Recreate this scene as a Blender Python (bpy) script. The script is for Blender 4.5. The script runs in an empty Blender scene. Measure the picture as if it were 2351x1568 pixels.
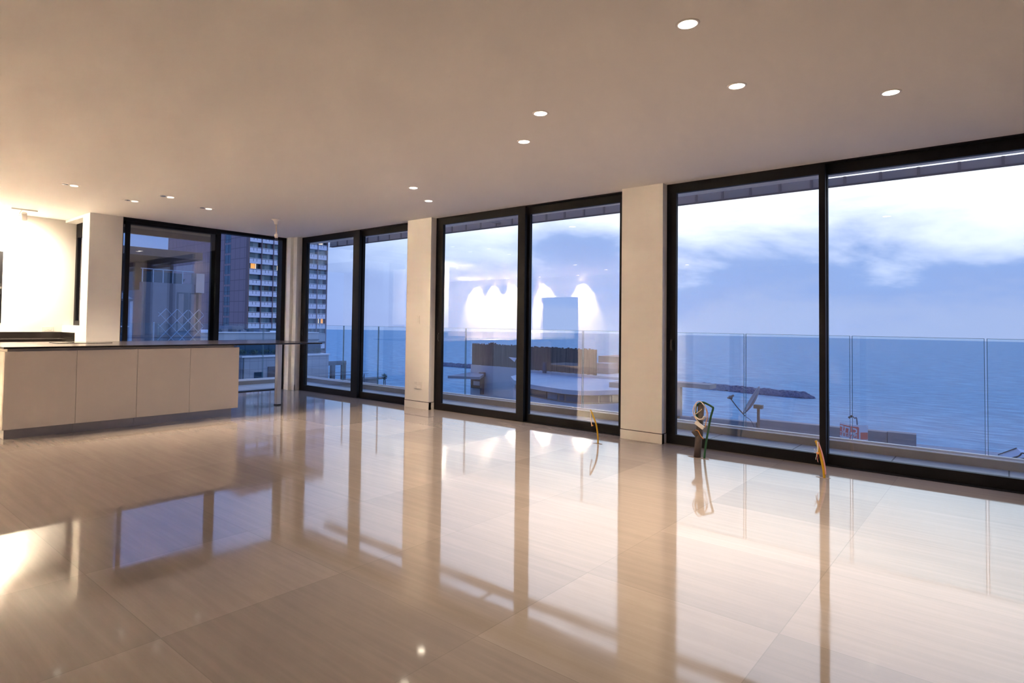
import bpy, math, random
from mathutils import Vector, Matrix
from math import sin, cos, pi, radians as RAD

random.seed(7)
S = bpy.context.scene
COL = S.collection

# ------------------------------------------------------------------ camera
W, HPX = 2351.0, 1568.0
FPX, CX, CY = 1404.654, 1054.521, 702.196
YAW, PITCH, ROLL = RAD(-41.8597), RAD(1.7389), RAD(0.8545)
fw = Vector((sin(YAW) * cos(PITCH), cos(YAW) * cos(PITCH), sin(PITCH)))
rt = Vector((cos(YAW), -sin(YAW), 0))
up = rt.cross(fw)
r2 = rt * cos(ROLL) + up * sin(ROLL)
u2 = -rt * sin(ROLL) + up * cos(ROLL)
cd = bpy.data.cameras.new('camera')
cd.sensor_fit = 'HORIZONTAL'; cd.sensor_width = 36
cd.lens = FPX / W * 36
cd.shift_x = (W / 2 - CX) / W
cd.shift_y = (CY - HPX / 2) / W
cd.clip_start = 0.05; cd.clip_end = 30000
cam = bpy.data.objects.new('camera', cd); COL.objects.link(cam)
M = Matrix((r2, u2, -fw)).transposed().to_4x4(); M.translation = Vector((0, 0, 1.25))
cam.matrix_world = M
S.camera = cam

# ------------------------------------------------------------------ exposure
vs = S.view_settings
vs.view_transform = 'Standard'; vs.look = 'None'; vs.gamma = 1; vs.use_curve_mapping = False
vs.exposure = 0.44
S.cycles.use_denoising = True
S.cycles.max_bounces = 10; S.cycles.diffuse_bounces = 5; S.cycles.glossy_bounces = 5
S.cycles.transparent_max_bounces = 24; S.cycles.transmission_bounces = 4
S.cycles.sample_clamp_indirect = 0.0
S.cycles.caustics_reflective = False; S.cycles.caustics_refractive = False


# ------------------------------------------------------------------ node helper
class NT:
    def __init__(s, tree): s.t = tree; s.n = tree.nodes; s.l = tree.links
    def new(s, typ, **kw):
        n = s.n.new(typ)
        for k, v in kw.items(): setattr(n, k, v)
        return n
    def put(s, sock, v):
        if hasattr(v, 'is_linked') or isinstance(v, bpy.types.NodeSocket): s.l.new(v, sock)
        else: sock.default_value = v
    def math(s, op, a, b=0.0, c=0.0, clamp=False):
        n = s.new('ShaderNodeMath', operation=op, use_clamp=clamp)
        for i, v in enumerate((a, b, c)): s.put(n.inputs[i], v)
        return n.outputs[0]
    def mix(s, f, a, b):
        n = s.new('ShaderNodeMix', data_type='RGBA')
        s.put(n.inputs[0], f); s.put(n.inputs[6], a); s.put(n.inputs[7], b)
        return n.outputs[2]
    def ramp(s, f, stops, interp='LINEAR'):
        n = s.new('ShaderNodeValToRGB'); n.color_ramp.interpolation = interp
        e = n.color_ramp.elements
        while len(e) < len(stops): e.new(0.5)
        for q, (p, c) in zip(e, stops): q.position = p; q.color = tuple(c) + (1,) if len(c) == 3 else c
        s.put(n.inputs[0], f); return n.outputs[0]
    def maprange(s, v, a, b, c=0.0, d=1.0, smooth=True):
        n = s.new('ShaderNodeMapRange', interpolation_type='SMOOTHSTEP' if smooth else 'LINEAR')
        for i, q in enumerate((v, a, b, c, d)): s.put(n.inputs[i], q)
        return n.outputs[0]


# ------------------------------------------------------------------ sky: overcast dusk, open white cloud to the north, a blue bank low over the sea
wd = bpy.data.worlds.new('dusk_sky'); S.world = wd; wd.use_nodes = True
N = NT(wd.node_tree); N.n.clear()
tc = N.new('ShaderNodeTexCoord'); sp = N.new('ShaderNodeSeparateXYZ'); N.l.new(tc.outputs['Generated'], sp.inputs[0])
X_, Y_, Z_ = sp.outputs
hyp = N.math('SQRT', N.math('ADD', N.math('MULTIPLY', X_, X_), N.math('MULTIPLY', Y_, Y_)))
nor = N.math('DIVIDE', N.math('ADD', N.math('MULTIPLY', Y_, 0.995), N.math('MULTIPLY', X_, 0.10)), N.math('MAXIMUM', hyp, 0.001))
mp = N.new('ShaderNodeMapping'); mp.inputs['Scale'].default_value = (3.4, 3.4, 10.0); N.l.new(tc.outputs['Generated'], mp.inputs[0])
n1 = N.new('ShaderNodeTexNoise'); n1.inputs['Scale'].default_value = 1.25; n1.inputs['Detail'].default_value = 6; n1.inputs['Roughness'].default_value = .55
n1.inputs['Distortion'].default_value = .3
N.l.new(mp.outputs[0], n1.inputs[0])
nz = N.math('SUBTRACT', n1.outputs[0], 0.5)
elev = N.math('ADD', Z_, N.math('MULTIPLY', nz, 0.27))
blue = N.ramp(Z_, [(0.0, (.24, .33, .66)), (.12, (.17, .29, .64)), (.30, (.20, .34, .76)), (.55, (.31, .55, 1.40)), (1.0, (.33, .57, 1.5))])
north = N.ramp(elev, [(0.0, (.37, .48, .78)), (.02, (.36, .47, .78)), (.055, (.29, .42, .77)), (.08, (.29, .43, .79)), (.115, (.64, .75, 1.02)),
                      (.19, (1.25, 1.32, 1.45)), (.30, (1.75, 1.8, 1.9)), (.55, (1.0, 1.15, 1.5)), (1.0, (.38, .62, 1.5))])
mid = N.ramp(elev, [(0.0, (.34, .44, .77)), (.06, (.37, .49, .83)), (.12, (.58, .71, 1.0)), (.22, (.95, 1.06, 1.25)), (.5, (.7, .9, 1.4)), (1.0, (.38, .62, 1.5))])
wm = N.maprange(nor, .36, .62); wn = N.maprange(nor, .60, .86)
skyc = N.mix(wn, N.mix(wm, blue, mid), north)
bg = N.new('ShaderNodeBackground'); N.put(bg.inputs[0], skyc); bg.inputs[1].default_value = .90
ow = N.new('ShaderNodeOutputWorld'); N.l.new(bg.outputs[0], ow.inputs[0])


# ------------------------------------------------------------------ materials
def mat(name, base, rough=.5, metal=0, ior=1.45, spec=.5, emit=None, es=0, noise=0, nscale=5, bump=0, bscale=60, stretch=(1, 1, 1)):
    m = bpy.data.materials.new(name); m.use_nodes = True
    t = NT(m.node_tree); b = t.n['Principled BSDF']
    b.inputs['Roughness'].default_value = rough; b.inputs['Metallic'].default_value = metal
    b.inputs['IOR'].default_value = ior; b.inputs['Specular IOR Level'].default_value = spec
    c = tuple(base) + (1,)
    b.inputs['Base Color'].default_value = c
    if noise or bump:
        co = t.new('ShaderNodeTexCoord'); mpn = t.new('ShaderNodeMapping'); mpn.inputs['Scale'].default_value = stretch
        t.l.new(co.outputs['Object'], mpn.inputs[0])
    if noise:
        n = t.new('ShaderNodeTexNoise'); n.inputs['Scale'].default_value = nscale; n.inputs['Detail'].default_value = 4
        t.l.new(mpn.outputs[0], n.inputs[0])
        lo = tuple(x * (1 - noise) for x in base) + (1,); hi = tuple(min(1, x * (1 + noise)) for x in base) + (1,)
        t.put(b.inputs['Base Color'], t.mix(n.outputs[0], lo, hi))
    if bump:
        n2 = t.new('ShaderNodeTexNoise'); n2.inputs['Scale'].default_value = bscale; n2.inputs['Detail'].default_value = 3
        t.l.new(mpn.outputs[0], n2.inputs[0])
        bp = t.new('ShaderNodeBump'); bp.inputs['Strength'].default_value = bump; bp.inputs['Distance'].default_value = .002
        t.l.new(n2.outputs[0], bp.inputs['Height']); t.l.new(bp.outputs[0], b.inputs['Normal'])
    if emit:
        b.inputs['Emission Color'].default_value = tuple(emit) + (1,); b.inputs['Emission Strength'].default_value = es
    return m


def glass_mat(name, tint, f0=.04, gain=1.0, rough=0.0):
    m = bpy.data.materials.new(name); m.use_nodes = True
    t = NT(m.node_tree); t.n.clear()
    g = t.new('ShaderNodeNewGeometry')
    d = t.new('ShaderNodeVectorMath', operation='DOT_PRODUCT'); t.l.new(g.outputs['Incoming'], d.inputs[0]); t.l.new(g.outputs['Normal'], d.inputs[1])
    k = t.math('SUBTRACT', 1.0, t.math('ABSOLUTE', d.outputs['Value']), clamp=True)
    F = t.math('MULTIPLY', t.math('ADD', f0, t.math('MULTIPLY', t.math('POWER', k, 5.0), 1 - f0)), gain, clamp=True)
    tr = t.new('ShaderNodeBsdfTransparent'); tr.inputs[0].default_value = tuple(tint) + (1,)
    gl = t.new('ShaderNodeBsdfGlossy'); gl.inputs['Roughness'].default_value = rough; gl.inputs['Color'].default_value = (1, 1, 1, 1)
    mx = t.new('ShaderNodeMixShader'); t.l.new(F, mx.inputs[0]); t.l.new(tr.outputs[0], mx.inputs[1]); t.l.new(gl.outputs[0], mx.inputs[2])
    o = t.new('ShaderNodeOutputMaterial'); t.l.new(mx.outputs[0], o.inputs[0])
    return m


def floor_mat():
    m = bpy.data.materials.new('polished_stone_tiles'); m.use_nodes = True
    t = NT(m.node_tree); b = t.n['Principled BSDF']
    co = t.new('ShaderNodeTexCoord')
    mp_ = t.new('ShaderNodeMapping'); mp_.inputs['Location'].default_value = (1.60 + .89 * 40, -1.92 + .87 * 40, 0)
    t.l.new(co.outputs['Object'], mp_.inputs[0])
    br = t.new('ShaderNodeTexBrick', offset=0.0, squash=1.0)
    for k, v in (('Scale', 1.0), ('Mortar Size', .0022), ('Mortar Smooth', .2), ('Bias', 0.0), ('Brick Width', .89), ('Row Height', .87)): br.inputs[k].default_value = v
    br.inputs['Color1'].default_value = (.355, .31, .285, 1); br.inputs['Color2'].default_value = (.285, .247, .226, 1); br.inputs['Mortar'].default_value = (.265, .23, .21, 1)
    t.l.new(mp_.outputs[0], br.inputs[0])
    ms = t.new('ShaderNodeMapping'); ms.inputs['Scale'].default_value = (.55, 9, 1); ms.inputs['Rotation'].default_value = (0, 0, RAD(7)); t.l.new(co.outputs['Object'], ms.inputs[0])
    ns = t.new('ShaderNodeTexNoise'); ns.inputs['Scale'].default_value = 2.2; ns.inputs['Detail'].default_value = 8; ns.inputs['Roughness'].default_value = .62
    t.l.new(ms.outputs[0], ns.inputs[0])
    vein = t.maprange(ns.outputs[0], .35, .7, .95, 1.06)
    v = t.new('ShaderNodeVectorMath', operation='SCALE'); t.l.new(br.outputs['Color'], v.inputs[0]); t.put(v.inputs['Scale'], vein)
    t.l.new(v.outputs[0], b.inputs['Base Color'])
    nr = t.new('ShaderNodeTexNoise'); nr.inputs['Scale'].default_value = 1.3; nr.inputs['Detail'].default_value = 5; t.l.new(co.outputs['Object'], nr.inputs[0])
    t.put(b.inputs['Roughness'], t.maprange(nr.outputs[0], .35, .7, .035, .085))
    b.inputs['IOR'].default_value = 1.95; b.inputs['Specular IOR Level'].default_value = .5
    nb = t.new('ShaderNodeTexNoise'); nb.inputs['Scale'].default_value = 2.6; nb.inputs['Detail'].default_value = 1; t.l.new(co.outputs['Object'], nb.inputs[0])
    bp = t.new('ShaderNodeBump'); bp.inputs['Strength'].default_value = .10; bp.inputs['Distance'].default_value = .004
    t.l.new(nb.outputs[0], bp.inputs['Height']); t.l.new(bp.outputs[0], b.inputs['Normal'])
    return m


def brick_mat(name, c1, c2, mortar, bw, rh, ms=.02, rough=.7, axes='yz', offset=0.0, spec=.3):
    """rectangular cladding joints laid over a vertical face (axes yz or xz) or floor (xy)"""
    m = bpy.data.materials.new(name); m.use_nodes = True
    t = NT(m.node_tree); b = t.n['Principled BSDF']; b.inputs['Roughness'].default_value = rough; b.inputs['Specular IOR Level'].default_value = spec
    co = t.new('ShaderNodeTexCoord'); s = t.new('ShaderNodeSeparateXYZ'); c = t.new('ShaderNodeCombineXYZ'); t.l.new(co.outputs['Object'], s.inputs[0])
    ix = {'x': 0, 'y': 1, 'z': 2}
    t.l.new(t.math('ADD', s.outputs[ix[axes[0]]], 400 * bw), c.inputs[0]); t.l.new(t.math('ADD', s.outputs[ix[axes[1]]], 400 * rh), c.inputs[1])
    br = t.new('ShaderNodeTexBrick', offset=offset)
    for k, v in (('Scale', 1.0), ('Mortar Size', ms), ('Mortar Smooth', .1), ('Brick Width', bw), ('Row Height', rh)): br.inputs[k].default_value = v
    br.inputs['Color1'].default_value = c1 + (1,); br.inputs['Color2'].default_value = c2 + (1,); br.inputs['Mortar'].default_value = mortar + (1,)
    t.l.new(c.outputs[0], br.inputs[0]); t.l.new(br.outputs['Color'], b.inputs['Base Color'])
    return m


def sea_mat():
    m = bpy.data.materials.new('evening_sea'); m.use_nodes = True
    t = NT(m.node_tree); b = t.n['Principled BSDF']
    co = t.new('ShaderNodeTexCoord')
    mp_ = t.new('ShaderNodeMapping'); mp_.inputs['Scale'].default_value = (.085, .27, 1); mp_.inputs['Rotation'].default_value = (0, 0, RAD(-8)); t.l.new(co.outputs['Object'], mp_.inputs[0])
    n = t.new('ShaderNodeTexNoise'); n.inputs['Scale'].default_value = 1.0; n.inputs['Detail'].default_value = 7; n.inputs['Roughness'].default_value = .66; t.l.new(mp_.outputs[0], n.inputs[0])
    t.put(b.inputs['Base Color'], t.ramp(n.outputs[0], [(.40, (.010, .145, .27)), (.5, (.030, .21, .345)), (.61, (.085, .315, .46))]))
    bp = t.new('ShaderNodeBump'); bp.inputs['Strength'].default_value = 1.0; bp.inputs['Distance'].default_value = 1.5
    t.l.new(n.outputs[0], bp.inputs['Height'])
    df = t.new('ShaderNodeBsdfDiffuse'); gl = t.new('ShaderNodeBsdfGlossy'); gl.inputs['Roughness'].default_value = .3
    t.l.new(t.n['Color Ramp'].outputs[0], df.inputs['Color'])
    t.l.new(bp.outputs[0], df.inputs['Normal']); t.l.new(bp.outputs[0], gl.inputs['Normal'])
    mx = t.new('ShaderNodeMixShader'); mx.inputs[0].default_value = .2
    t.l.new(df.outputs[0], mx.inputs[1]); t.l.new(gl.outputs[0], mx.inputs[2]); t.l.new(mx.outputs[0], t.n['Material Output'].inputs[0])
    return m


def reed_mat():
    m = bpy.data.materials.new('reed_screen'); m.use_nodes = True
    t = NT(m.node_tree); b = t.n['Principled BSDF']; b.inputs['Roughness'].default_value = .8
    co = t.new('ShaderNodeTexCoord'); mp_ = t.new('ShaderNodeMapping'); mp_.inputs['Scale'].default_value = (9, 9, .25); t.l.new(co.outputs['Object'], mp_.inputs[0])
    n = t.new('ShaderNodeTexNoise'); n.inputs['Scale'].default_value = 1.6; n.inputs['Detail'].default_value = 5; t.l.new(mp_.outputs[0], n.inputs[0])
    t.put(b.inputs['Base Color'], t.ramp(n.outputs[0], [(.3, (.045, .036, .03)), (.6, (.12, .10, .08)), (.8, (.17, .145, .12))]))
    return m


MT = dict(
    plaster=mat('white_plaster', (.84, .82, .79), .85, bump=.05, bscale=220),
    ceiling=mat('ceiling_paint', (.90, .88, .85), .9, bump=.03, bscale=150),
    skirting=mat('skirting_paint', (.80, .78, .75), .5, noise=.02),
    floor=floor_mat(),
    alu=mat('black_aluminium', (.010, .010, .012), .5, metal=0, spec=.15, noise=.15, nscale=30),
    alu_grey=mat('grey_aluminium', (.20, .172, .155), .5, noise=.1, nscale=8),
    alu_beige=mat('beige_seal_profile', (.50, .44, .38), .5, noise=.05),
    glass=glass_mat('window_glass', (.96, .975, .99), .055, 1.0),
    rail_glass=glass_mat('railing_glass', (.90, .96, .985), .045, .9),
    glass_edge=mat('railing_glass_edge', (.10, .24, .30), .15, noise=.1),
    steel=mat('brushed_steel', (.55, .52, .50), .30, metal=1, noise=.06, nscale=40, stretch=(1, 1, .05)),
    plinth=mat('anodised_plinth', (.33, .32, .36), .38, metal=.6, noise=.04, nscale=30),
    lacquer=mat('matt_lacquer', (.66, .60, .55), .42, noise=.015, nscale=3),
    groove=mat('grip_channel', (.62, .56, .51), .45, noise=.05),
    worktop=mat('dark_worktop', (.020, .0165, .016), .2, ior=1.5, noise=.04, nscale=6),
    hob=mat('ceramic_hob', (.004, .004, .005), .06, ior=1.5, noise=.2, nscale=12),
    white_plastic=mat('white_plastic', (.78, .75, .72), .35, noise=.02),
    dark_plastic=mat('dark_plastic', (.02, .02, .02), .4, noise=.2),
    lamp_on=mat('lit_lamp', (1, 1, 1), .4, emit=(1, .86, .66), es=9, noise=.01),
    lamp_dim=mat('lit_twin_lamp', (1, 1, 1), .4, emit=(1, .88, .70), es=1.6, noise=.01),
    lamp_off=mat('chrome_reflector', (.45, .52, .58), .12, metal=1, noise=.05),
    bulb=glass_mat('clear_bulb_glass', (.96, .97, 1.0), .06, 1.3),
    white_paint=mat('white_lamp_paint', (.82, .78, .74), .4, noise=.02),
    yellow=mat('yellow_conduit', (.56, .33, .012), .4, noise=.15, nscale=40, bump=.3, bscale=160),
    pink=mat('pink_wire', (.72, .36, .36), .45, noise=.1, nscale=30),
    orange=mat('orange_wire', (.78, .34, .10), .45, noise=.1, nscale=30),
    cream=mat('cream_wire', (.72, .60, .45), .45, noise=.1, nscale=30),
    greyp=mat('grey_pipe', (.115, .095, .085), .5, noise=.25, nscale=18),
    green=mat('green_conduit', (.022, .105, .045), .4, noise=.3, nscale=22, bump=.4, bscale=150),
    white_wire=mat('white_wire', (.75, .72, .68), .45, noise=.06),
    balcony=brick_mat('balcony_tiles', (.33, .325, .32), (.315, .31, .305), (.04, .04, .04), .84, 1.2, .006, .45, 'xy'),
    curb=mat('balcony_curb_paint', (.30, .27, .25), .8, noise=.08, nscale=6),
    coping=mat('pale_coping', (.66, .66, .68), .35, noise=.05),
    sea=sea_mat(),
    rock=mat('breakwater_rock', (.085, .10, .15), .9, noise=.5, nscale=1.2),
    sand=mat('shore_ground', (.34, .32, .30), .9, noise=.3, nscale=.2),
    tower_panel=brick_mat('tower_cladding', (.25, .185, .20), (.235, .175, .19), (.16, .12, .13), 2.6, 3.03, .10, .8, 'xz'),
    tower_white=mat('tower_parapet', (.60, .62, .70), .75, noise=.05, nscale=.6),
    tower_slit=mat('tower_dark_joint', (.06, .07, .10), .8, noise=.2, nscale=1),
    tower_pane=mat('tower_window_pane', (.045, .10, .145), .25, noise=.35, nscale=.5),
    house_wall=mat('house_wall', (.155, .16, .19), .85, noise=.15, nscale=1.1),
    tower_fin=mat('tower_fin', (.15, .105, .11), .7, noise=.15, nscale=.5),
    tower_glaze=None, tower_grey=mat('tower_screen', (.30, .33, .36), .8, noise=.12, nscale=.8, stretch=(1, 3, .1)),
    tower_frame=mat('tower_window_frame', (.55, .58, .62), .5, noise=.1, nscale=1),
    dark_glaze=mat('dark_glazing', (.012, .035, .06), .12, noise=.4, nscale=.6),
    lit_orange=mat('lit_window', (.6, .3, .1), .6, emit=(1, .42, .08), es=.62, noise=.25, nscale=1.2),
    lit_cream=mat('lit_window_pale', (.6, .5, .4), .6, emit=(1, .80, .52), es=.60, noise=.2, nscale=1.5),
    render_white=mat('rendered_wall', (.40, .405, .42), .85, noise=.08, nscale=.8),
    render_grey=mat('grey_rendered_wall', (.23, .235, .26), .85, noise=.12, nscale=.9),
    tile_wall=brick_mat('pale_tile_cladding', (.34, .345, .37), (.32, .325, .35), (.2, .2, .23), .62, .55, .012, .6, 'yz'),
    roof_dark=mat('dark_roof_sheet', (.06, .07, .085), .55, noise=.2, nscale=1),
    eave=mat('timber_eave', (.13, .10, .085), .7, noise=.15, nscale=2, stretch=(1, .2, 1)),
    brown=mat('brown_shutter', (.11, .085, .085), .7, noise=.1, nscale=2),
    plant=mat('planter_foliage', (.018, .05, .022), .9, noise=.5, nscale=4),
    reed=reed_mat(),
    tan=mat('tan_wall', (.27, .215, .18), .85, noise=.1, nscale=.6),
    concrete=mat('raw_concrete', (.25, .225, .21), .9, noise=.2, nscale=1.6),
    dark_concrete=mat('dark_concrete', (.075, .09, .11), .85, noise=.2, nscale=.8),
    lattice=mat('blue_grey_lattice', (.33, .40, .50), .6, noise=.05),
    dish=mat('dish_grey', (.15, .15, .175), .5, noise=.15, nscale=6),
    rust=mat('rusted_steel', (.22, .14, .10), .8, noise=.3, nscale=9),
    banner_white=mat('banner_white', (.58, .58, .60), .6, noise=.05, nscale=4),
    banner_red=mat('banner_red', (.66, .14, .10), .6, noise=.08, nscale=5),
    dark_door=mat('dark_interior', (.02, .02, .022), .5, noise=.2),
)


def glaze_mat():
    """curtained tower glazing: panes and curtains of slightly different blue in vertical bands"""
    m = bpy.data.materials.new('tower_glazing'); m.use_nodes = True
    t = NT(m.node_tree); b = t.n['Principled BSDF']; b.inputs['Roughness'].default_value = .25
    co = t.new('ShaderNodeTexCoord'); s = t.new('ShaderNodeSeparateXYZ'); t.l.new(co.outputs['Object'], s.inputs[0])
    a = t.math('FLOOR', t.math('DIVIDE', s.outputs[1], .74)); z = t.math('FLOOR', t.math('DIVIDE', s.outputs[2], 3.03))
    c = t.new('ShaderNodeCombineXYZ'); t.l.new(a, c.inputs[0]); t.l.new(z, c.inputs[1])
    wn_ = t.new('ShaderNodeTexWhiteNoise', noise_dimensions='2D'); t.l.new(c.outputs[0], wn_.inputs[0])
    t.put(b.inputs['Base Color'], t.ramp(wn_.outputs[0], [(0, (.012, .02, .03)), (.16, (.012, .025, .035)), (.18, (.07, .135, .16)), (.55, (.11, .19, .21)), (.8, (.17, .235, .25)), (1, (.26, .30, .33))], 'CONSTANT'))
    return m
MT['tower_glaze'] = glaze_mat()


# ------------------------------------------------------------------ mesh builder
class MB:
    def __init__(s): s.v = []; s.f = []; s.mi = []; s.sm = []
    def add(s, vs_, fs, mi=0, smooth=False):
        o = len(s.v); s.v += [Vector(q) for q in vs_]
        for f in fs: s.f.append([i + o for i in f]); s.mi.append(mi); s.sm.append(smooth)
        return s
    def box(s, x0, x1, y0, y1, z0, z1, mi=0):
        x0, x1 = sorted((x0, x1)); y0, y1 = sorted((y0, y1)); z0, z1 = sorted((z0, z1))
        return s.add([(x0, y0, z0), (x1, y0, z0), (x1, y1, z0), (x0, y1, z0), (x0, y0, z1), (x1, y0, z1), (x1, y1, z1), (x0, y1, z1)],
                     [(0, 3, 2, 1), (4, 5, 6, 7), (0, 1, 5, 4), (1, 2, 6, 5), (2, 3, 7, 6), (3, 0, 4, 7)], mi)
    def prism(s, poly, z0, z1, mi=0, mi_side=None):
        n = len(poly); ms = mi if mi_side is None else mi_side
        a = sum(poly[i][0] * poly[(i + 1) % n][1] - poly[(i + 1) % n][0] * poly[i][1] for i in range(n))
        if a < 0: poly = poly[::-1]
        vs_ = [(x, y, z0) for x, y in poly] + [(x, y, z1) for x, y in poly]; o = len(s.v); s.v += [Vector(q) for q in vs_]
        s.f += [[o + i for i in range(n)][::-1], [o + n + i for i in range(n)]]; s.mi += [mi, mi]; s.sm += [False, False]
        for i in range(n):
            j = (i + 1) % n; s.f.append([o + i, o + j, o + n + j, o + n + i]); s.mi.append(ms); s.sm.append(False)
        return s
    def slab(s, p0, p1, t, z0, z1, mi=0):
        """upright wall from p0 to p1 (xy), thickness t to the left of the direction, z0..z1"""
        a, b = Vector(p0), Vector(p1); d = (b - a).normalized(); n = Vector((-d.y, d.x)) * t
        return s.prism([tuple(a), tuple(b), tuple(b + n), tuple(a + n)], z0, z1, mi)
    def bar(s, p, q, w, h=None, mi=0):
        """rectangular bar from p to q"""
        p, q = Vector(p), Vector(q); h = h or w; d = (q - p).normalized()
        a = Vector((0, 0, 1)) if abs(d.z) < .9 else Vector((1, 0, 0)); u = d.cross(a).normalized() * w / 2; v_ = u.normalized().cross(d).normalized() * h / 2
        vs_ = [p - u - v_, p + u - v_, p + u + v_, p - u + v_, q - u - v_, q + u - v_, q + u + v_, q - u + v_]
        return s.add(vs_, [(0, 3, 2, 1), (4, 5, 6, 7), (0, 1, 5, 4), (1, 2, 6, 5), (2, 3, 7, 6), (3, 0, 4, 7)], mi)
    def tube(s, pts, r, n=10, mi=0, cap=True):
        pts = [Vector(q) for q in pts]; rs = r if isinstance(r, (list, tuple)) else [r] * len(pts); o = len(s.v); prev = None
        for i, p in enumerate(pts):
            d = (pts[min(i + 1, len(pts) - 1)] - pts[max(i - 1, 0)]).normalized()
            if prev is None:
                a = Vector((0, 0, 1)) if abs(d.z) < .9 else Vector((1, 0, 0)); u = d.cross(a).normalized()
            else: u = (prev - d * prev.dot(d)).normalized()
            prev = u; w = d.cross(u)
            for k in range(n): s.v.append(p + (u * cos(2 * pi * k / n) + w * sin(2 * pi * k / n)) * rs[i])
        for i in range(len(pts) - 1):
            for k in range(n):
                a = o + i * n + k; b = o + i * n + (k + 1) % n; s.f.append([a, b, b + n, a + n]); s.mi.append(mi); s.sm.append(True)
        if cap:
            s.f.append([o + k for k in range(n)][::-1]); s.mi.append(mi); s.sm.append(False)
            e = o + (len(pts) - 1) * n; s.f.append([e + k for k in range(n)]); s.mi.append(mi); s.sm.append(False)
        return s
    def lathe(s, prof, c, n=28, mi=0, axis=(0, 0, 1), smooth=True):
        """prof: (radius, height along axis) list"""
        ax = Vector(axis).normalized(); a = Vector((1, 0, 0)) if abs(ax.x) < .9 else Vector((0, 1, 0)); u = ax.cross(a).normalized(); w = ax.cross(u); c = Vector(c); o = len(s.v)
        for r, h in prof:
            for k in range(n): s.v.append(c + ax * h + (u * cos(2 * pi * k / n) + w * sin(2 * pi * k / n)) * max(r, 1e-4))
        for i in range(len(prof) - 1):
            for k in range(n):
                q = o + i * n + k; p = o + i * n + (k + 1) % n; s.f.append([q, p, p + n, q + n]); s.mi.append(mi); s.sm.append(smooth)
        s.f.append([o + k for k in range(n)][::-1]); e = o + (len(prof) - 1) * n; s.f.append([e + k for k in range(n)]); s.mi += [mi, mi]; s.sm += [False, False]
        return s
    def build(s, name, mats, parent=None, bevel=0):
        mats = mats if isinstance(mats, (list, tuple)) else [mats]
        off = Vector((0, 0, 0)); p = parent
        while p is not None: off += p.location; p = p.parent
        me = bpy.data.meshes.new(name); me.from_pydata([tuple(q - off) for q in s.v], [], s.f)
        for m in mats: me.materials.append(MT[m] if isinstance(m, str) else m)
        for p_, i, sm in zip(me.polygons, s.mi, s.sm): p_.material_index = i; p_.use_smooth = sm
        me.update(); me.validate()
        ob = bpy.data.objects.new(name, me); COL.objects.link(ob); ob.parent = parent
        if bevel:
            b = ob.modifiers.new('bevel', 'BEVEL'); b.width = bevel; b.segments = 2; b.limit_method = 'ANGLE'; b.angle_limit = RAD(40)
        return ob


def tag(o, label, cat, group=None, kind=None):
    o['label'] = label; o['category'] = cat
    if group: o['group'] = group
    if kind: o['kind'] = kind
    return o
def thing(name, label, cat, loc=(0, 0, 0), group=None, kind=None):
    o = bpy.data.objects.new(name, None); COL.objects.link(o); o.location = loc; o.empty_display_size = .1
    return tag(o, label, cat, group, kind)
def struct(o, label=None, cat=None):
    o['kind'] = 'structure'
    if label: o['label'] = label
    if cat: o['category'] = cat
    return o
def copy_tree(o, parent=None):
    c = o.copy(); COL.objects.link(c); c.parent = parent
    for ch in list(o.children): copy_tree(ch, c)
    return c
def spot(name, loc, target, power, color, size, blend=.6, radius=.04, parent=None):
    l = bpy.data.lights.new(name, 'SPOT'); l.energy = power; l.color = color; l.spot_size = RAD(size); l.spot_blend = blend; l.shadow_soft_size = radius
    o = bpy.data.objects.new(name, l); COL.objects.link(o)
    o.rotation_euler = (Vector(target) - Vector(loc)).to_track_quat('-Z', 'Y').to_euler()
    o.location = Vector(loc) - (parent.location if parent else Vector((0, 0, 0))); o.parent = parent
    return o


WARM = (1.0, .77, .54)
H = 2.816            # ceiling height
PY = 6.374           # room face of the sea-side pillars
FY = 6.482           # room face of the sea-side window frames
AX = -10.04          # room face of the west wall
SY = -3.5            # wall behind the camera

# ------------------------------------------------------------------ the room shell
struct(MB().box(AX - .1, 9.0, SY - .1, 6.62, -.30, 0).box(-15.6, AX - .1, SY - .1, 3.26, -.30, 0).build('floor', 'floor'), 'glossy beige stone tile floor of the empty living room', 'floor')
struct(MB().box(-10.22, 9.0, SY - .1, 6.65, H, H + .35).box(-15.6, -10.22, SY - .1, 3.26, H, H + .35).build('ceiling', 'ceiling'), 'smooth pale ceiling over the whole room', 'ceiling')
nb = MB()
nb.box(-6.79, -6.285, PY, 6.65, 0, H); nb.box(-3.25, -2.77, PY, 6.65, 0, H)
nb.box(.25, 9.0, PY, 6.65, 0, H)
struct(nb.build('wall_north', 'plaster'), 'pale plastered pillars between the sea-side windows', 'wall')
cb = MB(); cb.box(-10.22, -9.75, PY, 6.65, 0, H); cb.box(-10.22, AX, 6.33, PY, 0, H)
cb.box(-9.985, -9.865, 6.315, PY, 0, H)
cb.box(-10.35, AX, 3.035, 3.49, 0, H)
cb.box(-11.18, -10.35, 3.035, 3.26, 0, 1.143); cb.box(-11.18, -10.35, 3.035, 3.26, 2.775, H)
struct(cb.build('wall_west', 'plaster'), 'pale plastered wall pieces beside the kitchen window', 'wall')
kb = MB()
kb.box(-11.4, -11.18, .98, 1.28, 0, H); kb.box(-11.4, -11.18, 2.24, 3.26, 0, H); kb.box(-11.4, -11.18, 1.28, 2.24, 0, 1.167); kb.box(-11.4, -11.18, 1.28, 2.24, 2.241, H)
struct(kb.build('wall_kitchen', 'plaster'), 'white kitchen wall washed by a bright spotlight', 'wall')
sb = MB()
sb.box(-15.6, -11.35, SY - .12, SY, 0, H); sb.box(-9.95, 9.0, SY - .12, SY, 0, H); sb.box(-11.35, -9.95, SY - .12, SY, 2.17, H)
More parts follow.
